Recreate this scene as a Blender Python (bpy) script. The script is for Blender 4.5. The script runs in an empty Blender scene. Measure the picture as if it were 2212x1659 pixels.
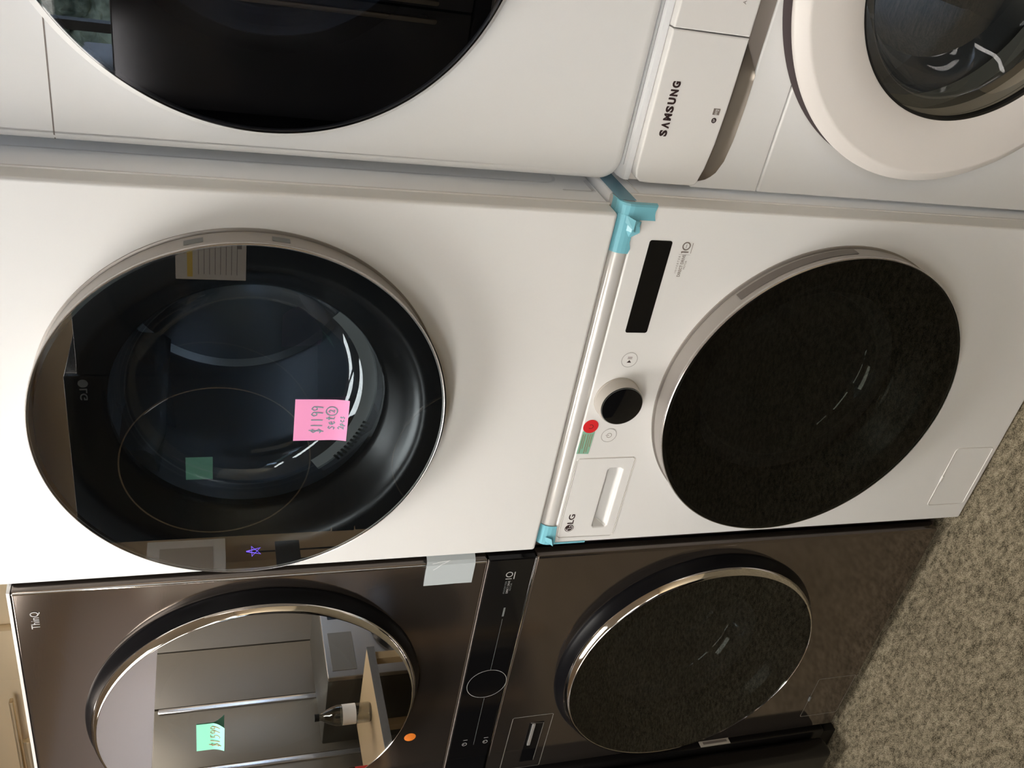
import bpy, bmesh, math, random
from mathutils import Vector, Matrix
random.seed(7)
C = bpy.context.scene.collection
sc = bpy.context.scene
PI = math.pi
# ------------------------------------------------------------------ camera
CAM = Vector((1.1694, -1.1877, 1.5875)); PITCH, ROLL, YAW, FPX = -0.32297, 0.00545, 0.58714, 1982.2
cd = bpy.data.cameras.new('camera'); cam = bpy.data.objects.new('camera', cd); C.objects.link(cam)
cd.sensor_fit = 'HORIZONTAL'; cd.sensor_width = 36.0; cd.lens = FPX/2212*36.0
cd.clip_start = 0.01; cd.clip_end = 200
_M = Matrix.Rotation(YAW, 3, 'Z') @ Matrix.Rotation(PITCH, 3, 'X')
_R, _F, _U = _M @ Vector((1,0,0)), _M @ Vector((0,1,0)), _M @ Vector((0,0,1))
_c, _s = math.cos(ROLL), math.sin(ROLL)
_X = -(_s*_R + _c*_U); _Y = _c*_R - _s*_U; _Z = -_F       # the camera was held turned on its side
_m = Matrix((_X, _Y, _Z)).transposed().to_4x4(); _m.translation = CAM
cam.matrix_world = _m
sc.camera = cam
# ------------------------------------------------------------------ world, exposure
w = bpy.data.worlds.new('daylight'); sc.world = w; w.use_nodes = True
wn = w.node_tree; wn.nodes.clear()
wo = wn.nodes.new('ShaderNodeOutputWorld'); wb = wn.nodes.new('ShaderNodeBackground')
wb.inputs['Color'].default_value = (0.62, 0.76, 1.0, 1); wb.inputs['Strength'].default_value = 6.0
wn.links.new(wb.outputs[0], wo.inputs[0])
sc.view_settings.view_transform = 'Standard'; sc.view_settings.look = 'None'
sc.view_settings.gamma = 1.0; sc.view_settings.use_curve_mapping = False
sc.view_settings.exposure = 0.22
sc.cycles.use_denoising = True
sc.cycles.max_bounces = 10; sc.cycles.glossy_bounces = 6; sc.cycles.transparent_max_bounces = 24
LAMP = 17.0                                              # strength of the ceiling panels
# ------------------------------------------------------------------ materials
def mat(name, col, rough=0.5, metal=0.0, spec=0.5, coat=0.0, emit=None, es=1.0):
    m = bpy.data.materials.new(name); m.use_nodes = True
    b = m.node_tree.nodes['Principled BSDF']
    b.inputs['Base Color'].default_value = (*col, 1); b.inputs['Roughness'].default_value = rough
    b.inputs['Metallic'].default_value = metal; b.inputs['Specular IOR Level'].default_value = spec
    b.inputs['Coat Weight'].default_value = coat; b.inputs['Coat Roughness'].default_value = 0.05
    if emit: b.inputs['Emission Color'].default_value = (*emit, 1); b.inputs['Emission Strength'].default_value = es
    return m
def bump(m, scale, strength, dist=0.001, detail=2.0, colvar=None, stretch=None):
    nt = m.node_tree; b = nt.nodes['Principled BSDF']
    tc = nt.nodes.new('ShaderNodeTexCoord'); n = nt.nodes.new('ShaderNodeTexNoise')
    n.inputs['Scale'].default_value = scale; n.inputs['Detail'].default_value = detail
    src = tc.outputs['Object']
    if stretch:
        mp = nt.nodes.new('ShaderNodeMapping'); mp.inputs['Scale'].default_value = stretch
        nt.links.new(src, mp.inputs[0]); src = mp.outputs[0]
    nt.links.new(src, n.inputs['Vector'])
    if strength:
        bp = nt.nodes.new('ShaderNodeBump'); bp.inputs['Strength'].default_value = strength; bp.inputs['Distance'].default_value = dist
        nt.links.new(n.outputs['Fac'], bp.inputs['Height']); nt.links.new(bp.outputs[0], b.inputs['Normal'])
    if colvar:
        r = nt.nodes.new('ShaderNodeValToRGB'); r.color_ramp.elements[0].position = 0.38; r.color_ramp.elements[1].position = 0.62
        r.color_ramp.elements[0].color = (*colvar[0], 1); r.color_ramp.elements[1].color = (*colvar[1], 1)
        nt.links.new(n.outputs['Fac'], r.inputs[0]); nt.links.new(r.outputs[0], b.inputs['Base Color'])
    return m
def glass(name, tint, refl, edge=0.5, rough=0.0):
    """tinted see-through pane with a mirror-like surface reflection"""
    m = bpy.data.materials.new(name); m.use_nodes = True; nt = m.node_tree; nt.nodes.clear()
    o = nt.nodes.new('ShaderNodeOutputMaterial'); mx = nt.nodes.new('ShaderNodeMixShader')
    t = nt.nodes.new('ShaderNodeBsdfTransparent'); t.inputs[0].default_value = (*tint, 1)
    g = nt.nodes.new('ShaderNodeBsdfGlossy'); g.inputs['Roughness'].default_value = rough; g.inputs[0].default_value = (1, 1, 1, 1)
    lw = nt.nodes.new('ShaderNodeLayerWeight'); lw.inputs[0].default_value = 0.5
    pw = nt.nodes.new('ShaderNodeMath'); pw.operation = 'POWER'; pw.inputs[1].default_value = 4.0
    mr = nt.nodes.new('ShaderNodeMapRange'); mr.inputs['To Min'].default_value = refl; mr.inputs['To Max'].default_value = edge
    nt.links.new(lw.outputs['Facing'], pw.inputs[0]); nt.links.new(pw.outputs[0], mr.inputs['Value'])
    nt.links.new(mr.outputs[0], mx.inputs[0]); nt.links.new(t.outputs[0], mx.inputs[1]); nt.links.new(g.outputs[0], mx.inputs[2])
    nt.links.new(mx.outputs[0], o.inputs[0]); return m
M = {}
M['white'] = bump(mat('white_enamel', (0.79, 0.79, 0.78), 0.38, spec=0.45), 900, 0.05, 0.0003)
M['whiteplastic'] = mat('white_plastic', (0.80, 0.79, 0.77), 0.25, spec=0.5)
M['whiteside'] = bump(mat('white_painted_steel', (0.74, 0.75, 0.76), 0.35), 700, 0.06, 0.0003)
M['cream'] = mat('warm_white_plastic', (0.80, 0.76, 0.72), 0.35)
M['lip'] = mat('pearl_trim', (0.72, 0.71, 0.69), 0.22, metal=0.35)
M['ring'] = mat('satin_grey_ring', (0.36, 0.335, 0.31), 0.34, metal=0.5)
M['rim'] = mat('satin_rim', (0.52, 0.49, 0.47), 0.25, metal=0.8)
M['slot'] = mat('shaded_slot', (0.16, 0.14, 0.125), 0.4, metal=0.4)
M['knobside'] = mat('knob_side', (0.50, 0.47, 0.43), 0.4, metal=0.2)
M['chrome'] = mat('chrome', (0.80, 0.77, 0.74), 0.07, metal=1.0)
M['silver'] = mat('silver_plastic', (0.36, 0.32, 0.275), 0.30, metal=0.75)
M['taupe'] = mat('taupe_band', (0.31, 0.275, 0.25), 0.35, metal=0.3)
M['blackpl'] = mat('black_plastic', (0.008, 0.008, 0.008), 0.3)
M['blackgl'] = mat('black_gloss', (0.004, 0.004, 0.0045), 0.06, spec=0.5)
M['blackring'] = mat('black_satin_ring', (0.004, 0.004, 0.005), 0.30, spec=0.12)
M['void'] = mat('matt_black_surround', (0.002, 0.002, 0.002), 0.6, spec=0.1)
M['darkgrey'] = mat('dark_grey_steel', (0.09, 0.09, 0.10), 0.22, metal=0.6)
M['gapdark'] = mat('shadow_gap_plastic', (0.09, 0.07, 0.075), 0.5)
M['dish'] = mat('black_dish', (0.005, 0.0055, 0.0065), 0.27, spec=0.6)
M['steel'] = bump(mat('black_steel', (0.205, 0.175, 0.155), 0.09, metal=0.92), 500, 0.03, 0.0003, stretch=(0.1, 1, 1))
M['steelside'] = mat('dark_grey_paint', (0.055, 0.045, 0.040), 0.35, metal=0.4)
M['blacksteel'] = mat('black_stainless', (0.012, 0.011, 0.011), 0.25, metal=0.3)
M['drum'] = mat('drum_steel', (0.42, 0.45, 0.50), 0.25, metal=0.7)
M['gasket'] = mat('grey_gasket', (0.16, 0.17, 0.17), 0.5)
M['glass_dry'] = glass('tinted_glass', (0.64, 0.69, 0.72), 0.14, 0.6)
M['glass_wash'] = glass('dark_tinted_glass', (0.16, 0.17, 0.155), 0.035, 0.35)
M['glass_mirror'] = glass('mirror_tinted_glass', (0.22, 0.23, 0.21), 0.56, 0.9)
M['glass_tower'] = glass('tower_dark_glass', (0.17, 0.18, 0.17), 0.06, 0.5)
M['glass_right'] = glass('smoked_glass', (0.30, 0.31, 0.34), 0.14, 0.6)
M['bowl'] = glass('bowl_glass', (0.72, 0.76, 0.78), 0.10, 0.9)
M['bowl_clear'] = glass('clear_bowl_glass', (0.62, 0.62, 0.58), 0.12, 0.9)
M['ink'] = mat('black_print', (0.03, 0.015, 0.015), 0.5)
M['greyink'] = mat('grey_print', (0.20, 0.17, 0.15), 0.5)
M['lightink'] = mat('light_grey_print', (0.38, 0.37, 0.36), 0.5)
M['pencil'] = mat('teal_grey_pen', (0.16, 0.30, 0.33), 0.6)
M['redpen'] = mat('brown_red_pen', (0.32, 0.13, 0.06), 0.6)
M['pink'] = mat('pink_paper', (0.88, 0.33, 0.60), 0.7)
M['mint'] = mat('mint_paper', (0.25, 0.72, 0.50), 0.7)
M['orange'] = mat('orange_sticker', (1.0, 0.27, 0.03), 0.5)
M['red'] = mat('red_sticker', (0.72, 0.025, 0.03), 0.45)
M['greenlabel'] = mat('green_label', (0.26, 0.52, 0.38), 0.5)
M['label'] = mat('cream_label', (0.55, 0.50, 0.44), 0.6)
M['bluetape'] = mat('blue_tape', (0.22, 0.57, 0.68), 0.22); M['bluetape'].node_tree.nodes['Principled BSDF'].inputs['Alpha'].default_value = 0.86
M['bluefilm'] = mat('blue_film', (0.20, 0.45, 0.60), 0.25); M['bluefilm'].node_tree.nodes['Principled BSDF'].inputs['Alpha'].default_value = 0.6
M['cleartape'] = mat('milky_tape', (0.50, 0.55, 0.57), 0.25); M['cleartape'].node_tree.nodes['Principled BSDF'].inputs['Alpha'].default_value = 0.95
M['whiteline'] = mat('tape_crease', (0.95, 0.95, 0.95), 0.3)
M['wall'] = bump(mat('tan_wall', (0.78, 0.62, 0.40), 0.8), 60, 0.1)
M['walllight'] = mat('pale_wall', (0.80, 0.76, 0.80), 0.8)
M['ceil'] = mat('ceiling_tile', (0.62, 0.52, 0.40), 0.9)
M['trim'] = mat('brass_trim', (0.75, 0.62, 0.42), 0.25, metal=0.7)
M['wood'] = bump(mat('tan_wood', (0.50, 0.36, 0.20), 0.45), 12, 0.1, stretch=(1, 8, 1))
M['stainless'] = bump(mat('stainless', (0.20, 0.175, 0.14), 0.38, metal=0.4), 300, 0.02, stretch=(1, 1, 0.05))
M['stainside'] = mat('fridge_side', (0.05, 0.045, 0.035), 0.5)
M['darkfridge'] = mat('dull_fridge', (0.16, 0.14, 0.115), 0.45, metal=0.3)
M['bright'] = mat('bright_handle', (0.85, 0.85, 0.86), 0.2, metal=0.8)
M['lamp'] = mat('lamp_diffuser', (1, 1, 1), 0.6, emit=(1.0, 0.955, 0.895), es=LAMP)
M['leaf'] = bump(mat('tree_leaves', (0.06, 0.12, 0.03), 0.7), 6, 1.0, 0.1, 4, colvar=((0.03, 0.045, 0.025), (0.28, 0.30, 0.20)))
M['bark'] = mat('bark', (0.10, 0.07, 0.05), 0.9)
M['ground'] = mat('asphalt', (0.20, 0.20, 0.20), 0.9)
M['frame'] = mat('dark_window_frame', (0.015, 0.015, 0.016), 0.4)
M['pane'] = glass('window_pane', (0.93, 0.95, 0.96), 0.04, 0.5)
M['redplastic'] = mat('red_cap', (0.6, 0.02, 0.02), 0.35)
M['cola'] = mat('cola', (0.03, 0.008, 0.004), 0.1)
M['paper'] = mat('white_paper', (0.88, 0.87, 0.84), 0.7)
M['yellow'] = mat('yellow_print', (0.62, 0.42, 0.06), 0.6)
# carpet: short looped pile, mottled brown grey
def carpet():
    m = bpy.data.materials.new('carpet'); m.use_nodes = True; nt = m.node_tree; b = nt.nodes['Principled BSDF']
    b.inputs['Roughness'].default_value = 0.95; b.inputs['Specular IOR Level'].default_value = 0.1
    tc = nt.nodes.new('ShaderNodeTexCoord')
    a = nt.nodes.new('ShaderNodeTexNoise'); a.inputs['Scale'].default_value = 56; a.inputs['Detail'].default_value = 3; a.inputs['Roughness'].default_value = 0.65
    c = nt.nodes.new('ShaderNodeTexNoise'); c.inputs['Scale'].default_value = 320; c.inputs['Detail'].default_value = 2
    d = nt.nodes.new('ShaderNodeTexNoise'); d.inputs['Scale'].default_value = 5
    mp = nt.nodes.new('ShaderNodeMapping'); mp.inputs['Rotation'].default_value = (0, 0, 0.9); mp.inputs['Scale'].default_value = (1, 1.7, 1)
    nt.links.new(tc.outputs['Object'], mp.inputs[0])
    for n in (a, c): nt.links.new(mp.outputs[0], n.inputs['Vector'])
    nt.links.new(tc.outputs['Object'], d.inputs['Vector'])
    r = nt.nodes.new('ShaderNodeValToRGB'); e = r.color_ramp.elements
    e[0].position = 0.38; e[0].color = (0.080, 0.070, 0.046, 1); e[1].position = 0.64; e[1].color = (0.50, 0.435, 0.315, 1)
    k = e.new(0.50); k.color = (0.27, 0.232, 0.160, 1)
    s = nt.nodes.new('ShaderNodeMath'); s.operation = 'MULTIPLY_ADD'; s.inputs[1].default_value = 0.5
    s2 = nt.nodes.new('ShaderNodeMath'); s2.operation = 'MULTIPLY'; s2.inputs[1].default_value = 0.5
    nt.links.new(c.outputs['Fac'], s2.inputs[0]); nt.links.new(a.outputs['Fac'], s.inputs[0]); nt.links.new(s2.outputs[0], s.inputs[2])
    nt.links.new(s.outputs[0], r.inputs[0])
    hs = nt.nodes.new('ShaderNodeMixRGB'); hs.blend_type = 'MULTIPLY'; hs.inputs[0].default_value = 0.35
    nt.links.new(r.outputs[0], hs.inputs[1]); nt.links.new(d.outputs['Fac'], hs.inputs[2]); nt.links.new(hs.outputs[0], b.inputs['Base Color'])
    bp = nt.nodes.new('ShaderNodeBump'); bp.inputs['Strength'].default_value = 1.0; bp.inputs['Distance'].default_value = 0.006
    nt.links.new(s.outputs[0], bp.inputs['Height']); nt.links.new(bp.outputs[0], b.inputs['Normal'])
    return m
M['carpet'] = carpet()
# ------------------------------------------------------------------ object helpers
def thing(name, label, cat, loc=(0, 0, 0), rz=0.0, group=None):
    o = bpy.data.objects.new(name, None); C.objects.link(o); o.location = loc; o.rotation_euler = (0, 0, rz)
    o.empty_display_size = 0.05; o['label'] = label; o['category'] = cat
    if group: o['group'] = group
    return o
def tag(o, label, cat, group=None, loc=None):
    o['label'] = label; o['category'] = cat
    if group: o['group'] = group
    return o
def struct(o): o['kind'] = 'structure'; return o
def link(name, me, m, parent=None, smooth=None):
    o = bpy.data.objects.new(name, me); C.objects.link(o)
    me.name = name
    if m is not None:
        me.materials.clear()
        for q in (m if isinstance(m, (list, tuple)) else [m]): me.materials.append(q)
    if parent: o.parent = parent
    if smooth is not None:
        for p in me.polygons: p.use_smooth = smooth
    return o
def frombm(name, bm, m, parent=None, smooth=False, ang=None):
    me = bpy.data.meshes.new(name); bmesh.ops.recalc_face_normals(bm, faces=bm.faces); bm.to_mesh(me); bm.free()
    o = link(name, me, m, parent, smooth)
    if ang: me.set_sharp_from_angle(angle=ang)
    return o
def box(bm, x0, x1, y0, y1, z0, z1, bev=0.0, seg=2):
    r = bmesh.ops.create_cube(bm, size=1.0)
    vs = r['verts']
    for v in vs: v.co = Vector(((x0+x1)/2 + v.co.x*(x1-x0), (y0+y1)/2 + v.co.y*(y1-y0), (z0+z1)/2 + v.co.z*(z1-z0)))
    if bev:
        es = list({e for v in vs for e in v.link_edges})
        bmesh.ops.bevel(bm, geom=es, offset=bev, segments=seg, profile=0.5, affect='EDGES')
def boxo(name, m, parent, x0, x1, y0, y1, z0, z1, bev=0.0, seg=2):
    bm = bmesh.new(); box(bm, x0, x1, y0, y1, z0, z1, bev, seg)
    return frombm(name, bm, m, parent, bev > 0, 0.7)
def lathe(name, prof, cx, cz, m, parent, n=160, a0=0.0, a1=2*PI, smooth=True, ang=0.7):
    """revolve (radius, y) about the y axis through (cx, cz)"""
    bm = bmesh.new(); full = abs(a1-a0-2*PI) < 1e-6; rows = []
    for r, y in prof:
        if r < 1e-6: rows.append([bm.verts.new((cx, y, cz))]); continue
        rows.append([bm.verts.new((cx + r*math.cos(a0+(a1-a0)*k/n), y, cz + r*math.sin(a0+(a1-a0)*k/n))) for k in range(n if full else n+1)])
    for A, B in zip(rows, rows[1:]):
        cnt = n
        for k in range(cnt):
            k2 = (k+1) % len(A) if len(A) > 1 else 0; j2 = (k+1) % len(B) if len(B) > 1 else 0
            if not full: k2 = k+1; j2 = k+1
            if len(A) == 1: bm.faces.new((A[0], B[j2], B[k]))
            elif len(B) == 1: bm.faces.new((A[k], A[k2], B[0]))
            else: bm.faces.new((A[k], A[k2], B[j2], B[k]))
    return frombm(name, bm, m, parent, smooth, ang)
def rrect(x0, x1, z0, z1, r, n=8, rs=None):
    rs = rs or (r, r, r, r); out = []            # bottom-left, bottom-right, top-right, top-left
    for (cx, cz, a), q in zip(((x0, z0, PI), (x1, z0, 1.5*PI), (x1, z1, 0), (x0, z1, 0.5*PI)), rs):
        px = cx + (q if cx == x0 else -q); pz = cz + (q if cz == z0 else -q)
        for k in range(n+1): out.append((px + q*math.cos(a + k*PI/2/n), pz + q*math.sin(a + k*PI/2/n)))
    return out
def circ(cx, cz, r, n=96): return [(cx + r*math.cos(2*PI*k/n), cz + r*math.sin(2*PI*k/n)) for k in range(n)]
def tomesh(cu, name):
    o = bpy.data.objects.new('tmp', cu); C.objects.link(o)
    dg = bpy.context.evaluated_depsgraph_get(); dg.update()
    me = bpy.data.meshes.new_from_object(o.evaluated_get(dg)); bpy.data.objects.remove(o); return me
def plate(name, loops, y0, y1, bev, m, parent, res=3):
    """flat plate with the outline loops[0] and holes loops[1:], from y0 (front) to y1"""
    cu = bpy.data.curves.new(name, 'CURVE'); cu.dimensions = '2D'; cu.fill_mode = 'BOTH'
    for L in loops:
        s = cu.splines.new('POLY'); s.points.add(len(L)-1)
        for p, (x, z) in zip(s.points, L): p.co = (x, z, 0, 1)
        s.use_cyclic_u = True
    cu.extrude = max((y1-y0)/2 - bev, 1e-5); cu.bevel_depth = bev; cu.bevel_resolution = res; cu.offset = -bev
    me = tomesh(cu, name); mid = (y0+y1)/2
    for v in me.vertices: v.co = Vector((v.co.x, mid - v.co.z, v.co.y))
    bm = bmesh.new(); bm.from_mesh(me); bmesh.ops.remove_doubles(bm, verts=bm.verts, dist=1e-6)
    o = frombm(name, bm, m, parent, True, 0.6)
    wn_ = o.modifiers.new('flat_faces', 'WEIGHTED_NORMAL'); wn_.weight = 100; wn_.keep_sharp = True
    return o
_vf = None
def glyphs(s, x, z, wd, ht, name, m, parent, y=-0.0004, bold=0.0, flip=(), mirror=False):
    """text as a thin flat mesh fitted to a width wd and height ht, bottom-left at (x, z)"""
    cu = bpy.data.curves.new(name, 'FONT'); cu.body = s; cu.size = 1.0; cu.extrude = 0.0; cu.offset = bold; cu.resolution_u = 3
    me = tomesh(cu, name)
    xs = [v.co.x for v in me.vertices]; ys = [v.co.y for v in me.vertices]
    a, b, c, d = min(xs), max(xs), min(ys), max(ys)
    for v in me.vertices:
        u = (v.co.x-a)/(b-a); 
        if mirror: u = 1-u
        v.co = Vector((x + u*wd, y, z + (v.co.y-c)/(d-c)*ht))
    return link(name, me, m, parent, False)
def strokes(name, lines, wdt, m, parent, y=-0.0006, fn=None):
    """hand drawn lines as flat ribbons; fn maps (u, v) to a point"""
    bm = bmesh.new(); fn = fn or (lambda u, v: Vector((u, y, v)))
    for L in lines:
        P = [Vector((a, b)) for a, b in L]; n = len(P); rows = []
        for i, p in enumerate(P):
            d = (P[min(i+1, n-1)] - P[max(i-1, 0)]); d = d.normalized() if d.length > 0 else Vector((1, 0)); nn = Vector((-d.y, d.x))*wdt/2
            rows.append([bm.verts.new(fn(*(p+nn))), bm.verts.new(fn(*(p-nn)))])
        for A, B in zip(rows, rows[1:]): bm.faces.new((A[0], A[1], B[1], B[0]))
    me = bpy.data.meshes.new(name); bm.to_mesh(me); bm.free()
    return link(name, me, m, parent, False)
def arc(cx, cz, r, a, b, n=20, rz=None): return [(cx + r*math.cos(a+(b-a)*k/n), cz + (rz or r)*math.sin(a+(b-a)*k/n)) for k in range(n+1)]
def ringline(name, loop, wdt, m, parent, y): return strokes(name, [loop + [loop[0], loop[1]]], wdt, m, parent, y)
def extrude_x(name, prof, x0, x1, m, parent, endbev=0.0):
    """closed profile of (y, z) points swept along x"""
    bm = bmesh.new(); xs = [x0, x1]
    if endbev:
        xs = [x0, x0+endbev, x1-endbev, x1]
    cy = sum(p[0] for p in prof)/len(prof); cz = sum(p[1] for p in prof)/len(prof); rows = []
    for i, x in enumerate(xs):
        k = 0.93 if endbev and i in (0, len(xs)-1) else 1.0
        rows.append([bm.verts.new((x, cy+(a-cy)*k, cz+(b-cz)*k)) for a, b in prof])
    n = len(prof)
    for A, B in zip(rows, rows[1:]):
        for k in range(n): bm.faces.new((A[k], A[(k+1) % n], B[(k+1) % n], B[k]))
    bm.faces.new(rows[0]); bm.faces.new(rows[-1][::-1])
    return frombm(name, bm, m, parent, True, 0.7)
def shell(name, m, parent, x0, x1, y0, y1, z0, z1, th=0.004, bev=0.006):
    """cabinet wrap: two sides, top, bottom and back, open at the front"""
    bm = bmesh.new()
    bmesh.ops.create_cube(bm, size=1.0)
    for v in bm.verts: v.co = Vector(((x0+x1)/2 + v.co.x*(x1-x0), (y0+y1)/2 + v.co.y*(y1-y0), (z0+z1)/2 + v.co.z*(z1-z0)))
    bm.faces.ensure_lookup_table()
    es = [e for e in bm.edges if all(v.co.y > y0+1e-5 for v in e.verts) or abs(e.verts[0].co.y-e.verts[1].co.y) > 1e-4]
    bmesh.ops.bevel(bm, geom=es, offset=bev, segments=3, profile=0.5, affect='EDGES')
    fr = [f for f in bm.faces if all(v.co.y < y0+1e-5 for v in f.verts)]
    bmesh.ops.delete(bm, geom=fr, context='FACES_ONLY')
    bmesh.ops.recalc_face_normals(bm, faces=bm.faces)
    o = frombm(name, bm, m, parent, True, 0.7)
    md = o.modifiers.new('thick', 'SOLIDIFY'); md.thickness = th; md.offset = -1
    return o
def drum(parent, cx, cz, r, y0, y1, m='drum', fins=3, rot=0.3):
    d = lathe('drum', [(r, y0), (r, y0+.03), (r-.004, y0+.05), (r, y0+.07), (r, y0+.16), (r-.004, y0+.18), (r, y0+.2), (r, y1), (r*.95, y1+.01), (r*.5, y1-.01), (0, y1-.02)], cx, cz, M[m], parent, 96)
    for k in range(fins):
        a = rot + 2*PI*k/fins; bm = bmesh.new(); rows = []
        ca, sa = math.cos(a), math.sin(a)
        for y, s in ((y0+.05, .5), (y0+.09, 1), (y1-.06, 1), (y1-.02, .5)):
            rows.append([bm.verts.new((cx + ca*q - sa*t, y, cz + sa*q + ca*t)) for q, t in
                         ((r-.001, -.045), (r-.03*s, -.024), (r-.055*s, -.008), (r-.055*s, .008), (r-.03*s, .024), (r-.001, .045))])
        for A, B in zip(rows, rows[1:]):
            for i in range(5): bm.faces.new((A[i], A[i+1], B[i+1], B[i]))
        bm.faces.new(rows[0]); bm.faces.new(rows[-1][::-1])
        frombm('drum_fin', bm, M[m], d, True, 0.9)
    return d
def lgmark(parent, cx, cz, r, m, hole, y=-0.0006, mirror=1):
    """round emblem with a face made of an L, a curve and a dot"""
    o = lathe('logo_badge', [(0, y), (r, y)], cx, cz, m, parent, 48)
    s = mirror
    strokes('logo_mark', [[(cx-s*.05*r, cz+.42*r), (cx-s*.05*r, cz-.42*r), (cx+s*.32*r, cz-.42*r)],
                          [(x, z) for x, z in arc(cx, cz, .78*r, PI*.5 if s > 0 else PI*.5, (PI*2.0) if s > 0 else -PI, 28)] + [(cx+s*.3*r, cz)]],
            .13*r, hole, o, y-.0004)
    lathe('logo_dot', [(0, y-.0004), (.12*r, y-.0004)], cx-s*.38*r, cz+.35*r, hole, o, 16)
    return o
def bowlglass(parent, cx, cz, r, y0, depth, m, name='glass_bowl'):
    return lathe(name, [(r, y0), (r*.985, y0+depth*.35), (r*.93, y0+depth*.75), (r*.82, y0+depth*.95), (r*.6, y0+depth), (0, y0+depth*.9)], cx, cz, m, parent, 128)
def drawpath(name, parent, loop, m, y, wd=.0014): return ringline(name, loop, wd, m, parent, y)
def bead(name, loop, r, m, parent, y):
    cu = bpy.data.curves.new(name, 'CURVE'); cu.dimensions = '3D'; cu.bevel_depth = r; cu.bevel_resolution = 2
    sp = cu.splines.new('POLY'); sp.points.add(len(loop)-1); sp.use_cyclic_u = True
    for p, (x, z) in zip(sp.points, loop): p.co = (x, y, z, 1)
    return link(name, tomesh(cu, name), m, parent, True)
def tapemesh(name, rows, m, parent=None):
    bm = bmesh.new(); R = [[bm.verts.new(p) for p in r] for r in rows]
    for A, B in zip(R, R[1:]):
        for k in range(len(A)-1): bm.faces.new((A[k], A[k+1], B[k+1], B[k]))
    o = frombm(name, bm, m, parent, False)
    md = o.modifiers.new('thick', 'SOLIDIFY'); md.thickness = 0.0003
    return o
# ================================================================== the room
FL = -0.012
XL, XR, YB, YF, ZC = -3.95, 3.4, 0.98, -4.2, 2.62
struct(boxo('floor', M['carpet'], None, XL-.1, XR+.1, YF-.1, YB+.1, FL-.1, FL))
struct(boxo('wall_back', M['wall'], None, XL-.1, XR+.1, YB, YB+.1, FL, ZC))
struct(boxo('wall_left', M['wall'], None, XL-.1, XL, YF, YB, FL, ZC))
struct(boxo('wall_right', M['wall'], None, XR, XR+.1, YF, YB, FL, ZC))
struct(boxo('ceiling', M['ceil'], None, XL-.1, XR+.1, YF-.1, YB+.1, ZC, ZC+.1))
# pale strip of wall over the refrigerators
struct(boxo('trim_1', M['walllight'], None, XL, XL+.06, -3.9, .5, 1.70, 2.45))
# trim on the back wall, seen past the tower's top
struct(boxo('trim_2', M['wall'], None, -1.34, -1.12, YB-.03, YB, FL, ZC, .006))
bm = bmesh.new()
for k, (z, r) in enumerate(((2.14, .012), (2.10, .012), (2.165, .006))):
    box(bm, XL, -1.62+.10*k, YB-.05, YB-.03+.001, z-r, z+r, r*.6)
struct(frombm('trim_3', bm, M['trim'], None, True, .7))
# front wall with the shop windows
W = plate('wall_front', [rrect(XL, XR, FL, ZC, .001, 1), rrect(-1.1, .35, .35, 2.58, .001, 1)[::-1], rrect(.45, 1.9, .35, 2.58, .001, 1)[::-1], rrect(2.0, 3.3, .35, 2.58, .001, 1)[::-1]], YF-.1, YF, 0, M['wall'], None)
struct(W)
for i, (a, b) in enumerate(((-1.1, .35), (.45, 1.9), (2.0, 3.3))):
    f = plate('window_%d' % (i+1), [rrect(a, b, .35, 2.58, .001, 1), rrect(a+.05, (a+b)/2-.025, .40, 2.54, .001, 1)[::-1], rrect((a+b)/2+.025, b-.05, .40, 2.54, .001, 1)[::-1]], YF-.08, YF-.02, 0, M['frame'], None)
    struct(f)
    boxo('window_pane', M['pane'], f, a+.05, b-.05, YF-.052, YF-.048, .4, 2.54)
    L = bpy.data.lights.new('sky_portal', 'AREA'); L.shape = 'RECTANGLE'; L.size = b-a; L.size_y = 2.1; L.cycles.is_portal = True
    lo = bpy.data.objects.new('sky_portal', L); C.objects.link(lo); lo.location = ((a+b)/2, YF-.12, 1.4); lo.rotation_euler = (PI/2, 0, 0)
# outside
g = boxo('ground', M['ground'], None, -14, 16, -22, YF-.1, FL-.22, FL-.12); struct(g)
for i, (x, y, h, q) in enumerate(((-1.6, -9, 5, 1.6), (2.6, -10.5, 5.5, 1.7), (7.0, -9.5, 5, 1.6), (-6.0, -11, 6, 1.7))):
    t = thing('tree', 'leafy street tree reflected from outside the shop window, ' + ('nearest the wall corner', 'behind the middle window', 'beyond the right window', 'furthest to the left')[i], 'tree', (x, y, FL-.12))
    bm = bmesh.new(); bmesh.ops.create_cone(bm, cap_ends=True, segments=10, radius1=.16, radius2=.09, depth=h*.6)
    for v in bm.verts: v.co.z += h*.3
    frombm('trunk', bm, M['bark'], t, True)
    bm = bmesh.new()
    for k in range(9):
        mm = Matrix.Translation((random.uniform(-q, q)*.6, random.uniform(-q, q)*.6, h*.62 + random.uniform(-.8, 1.1)))
        bmesh.ops.create_icosphere(bm, subdivisions=3, radius=q*random.uniform(.4, .6), matrix=mm)
    for v in bm.verts: v.co += Vector((random.uniform(-.09, .09), random.uniform(-.09, .09), random.uniform(-.09, .09)))
    frombm('crown', bm, M['leaf'], t, False)
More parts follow.
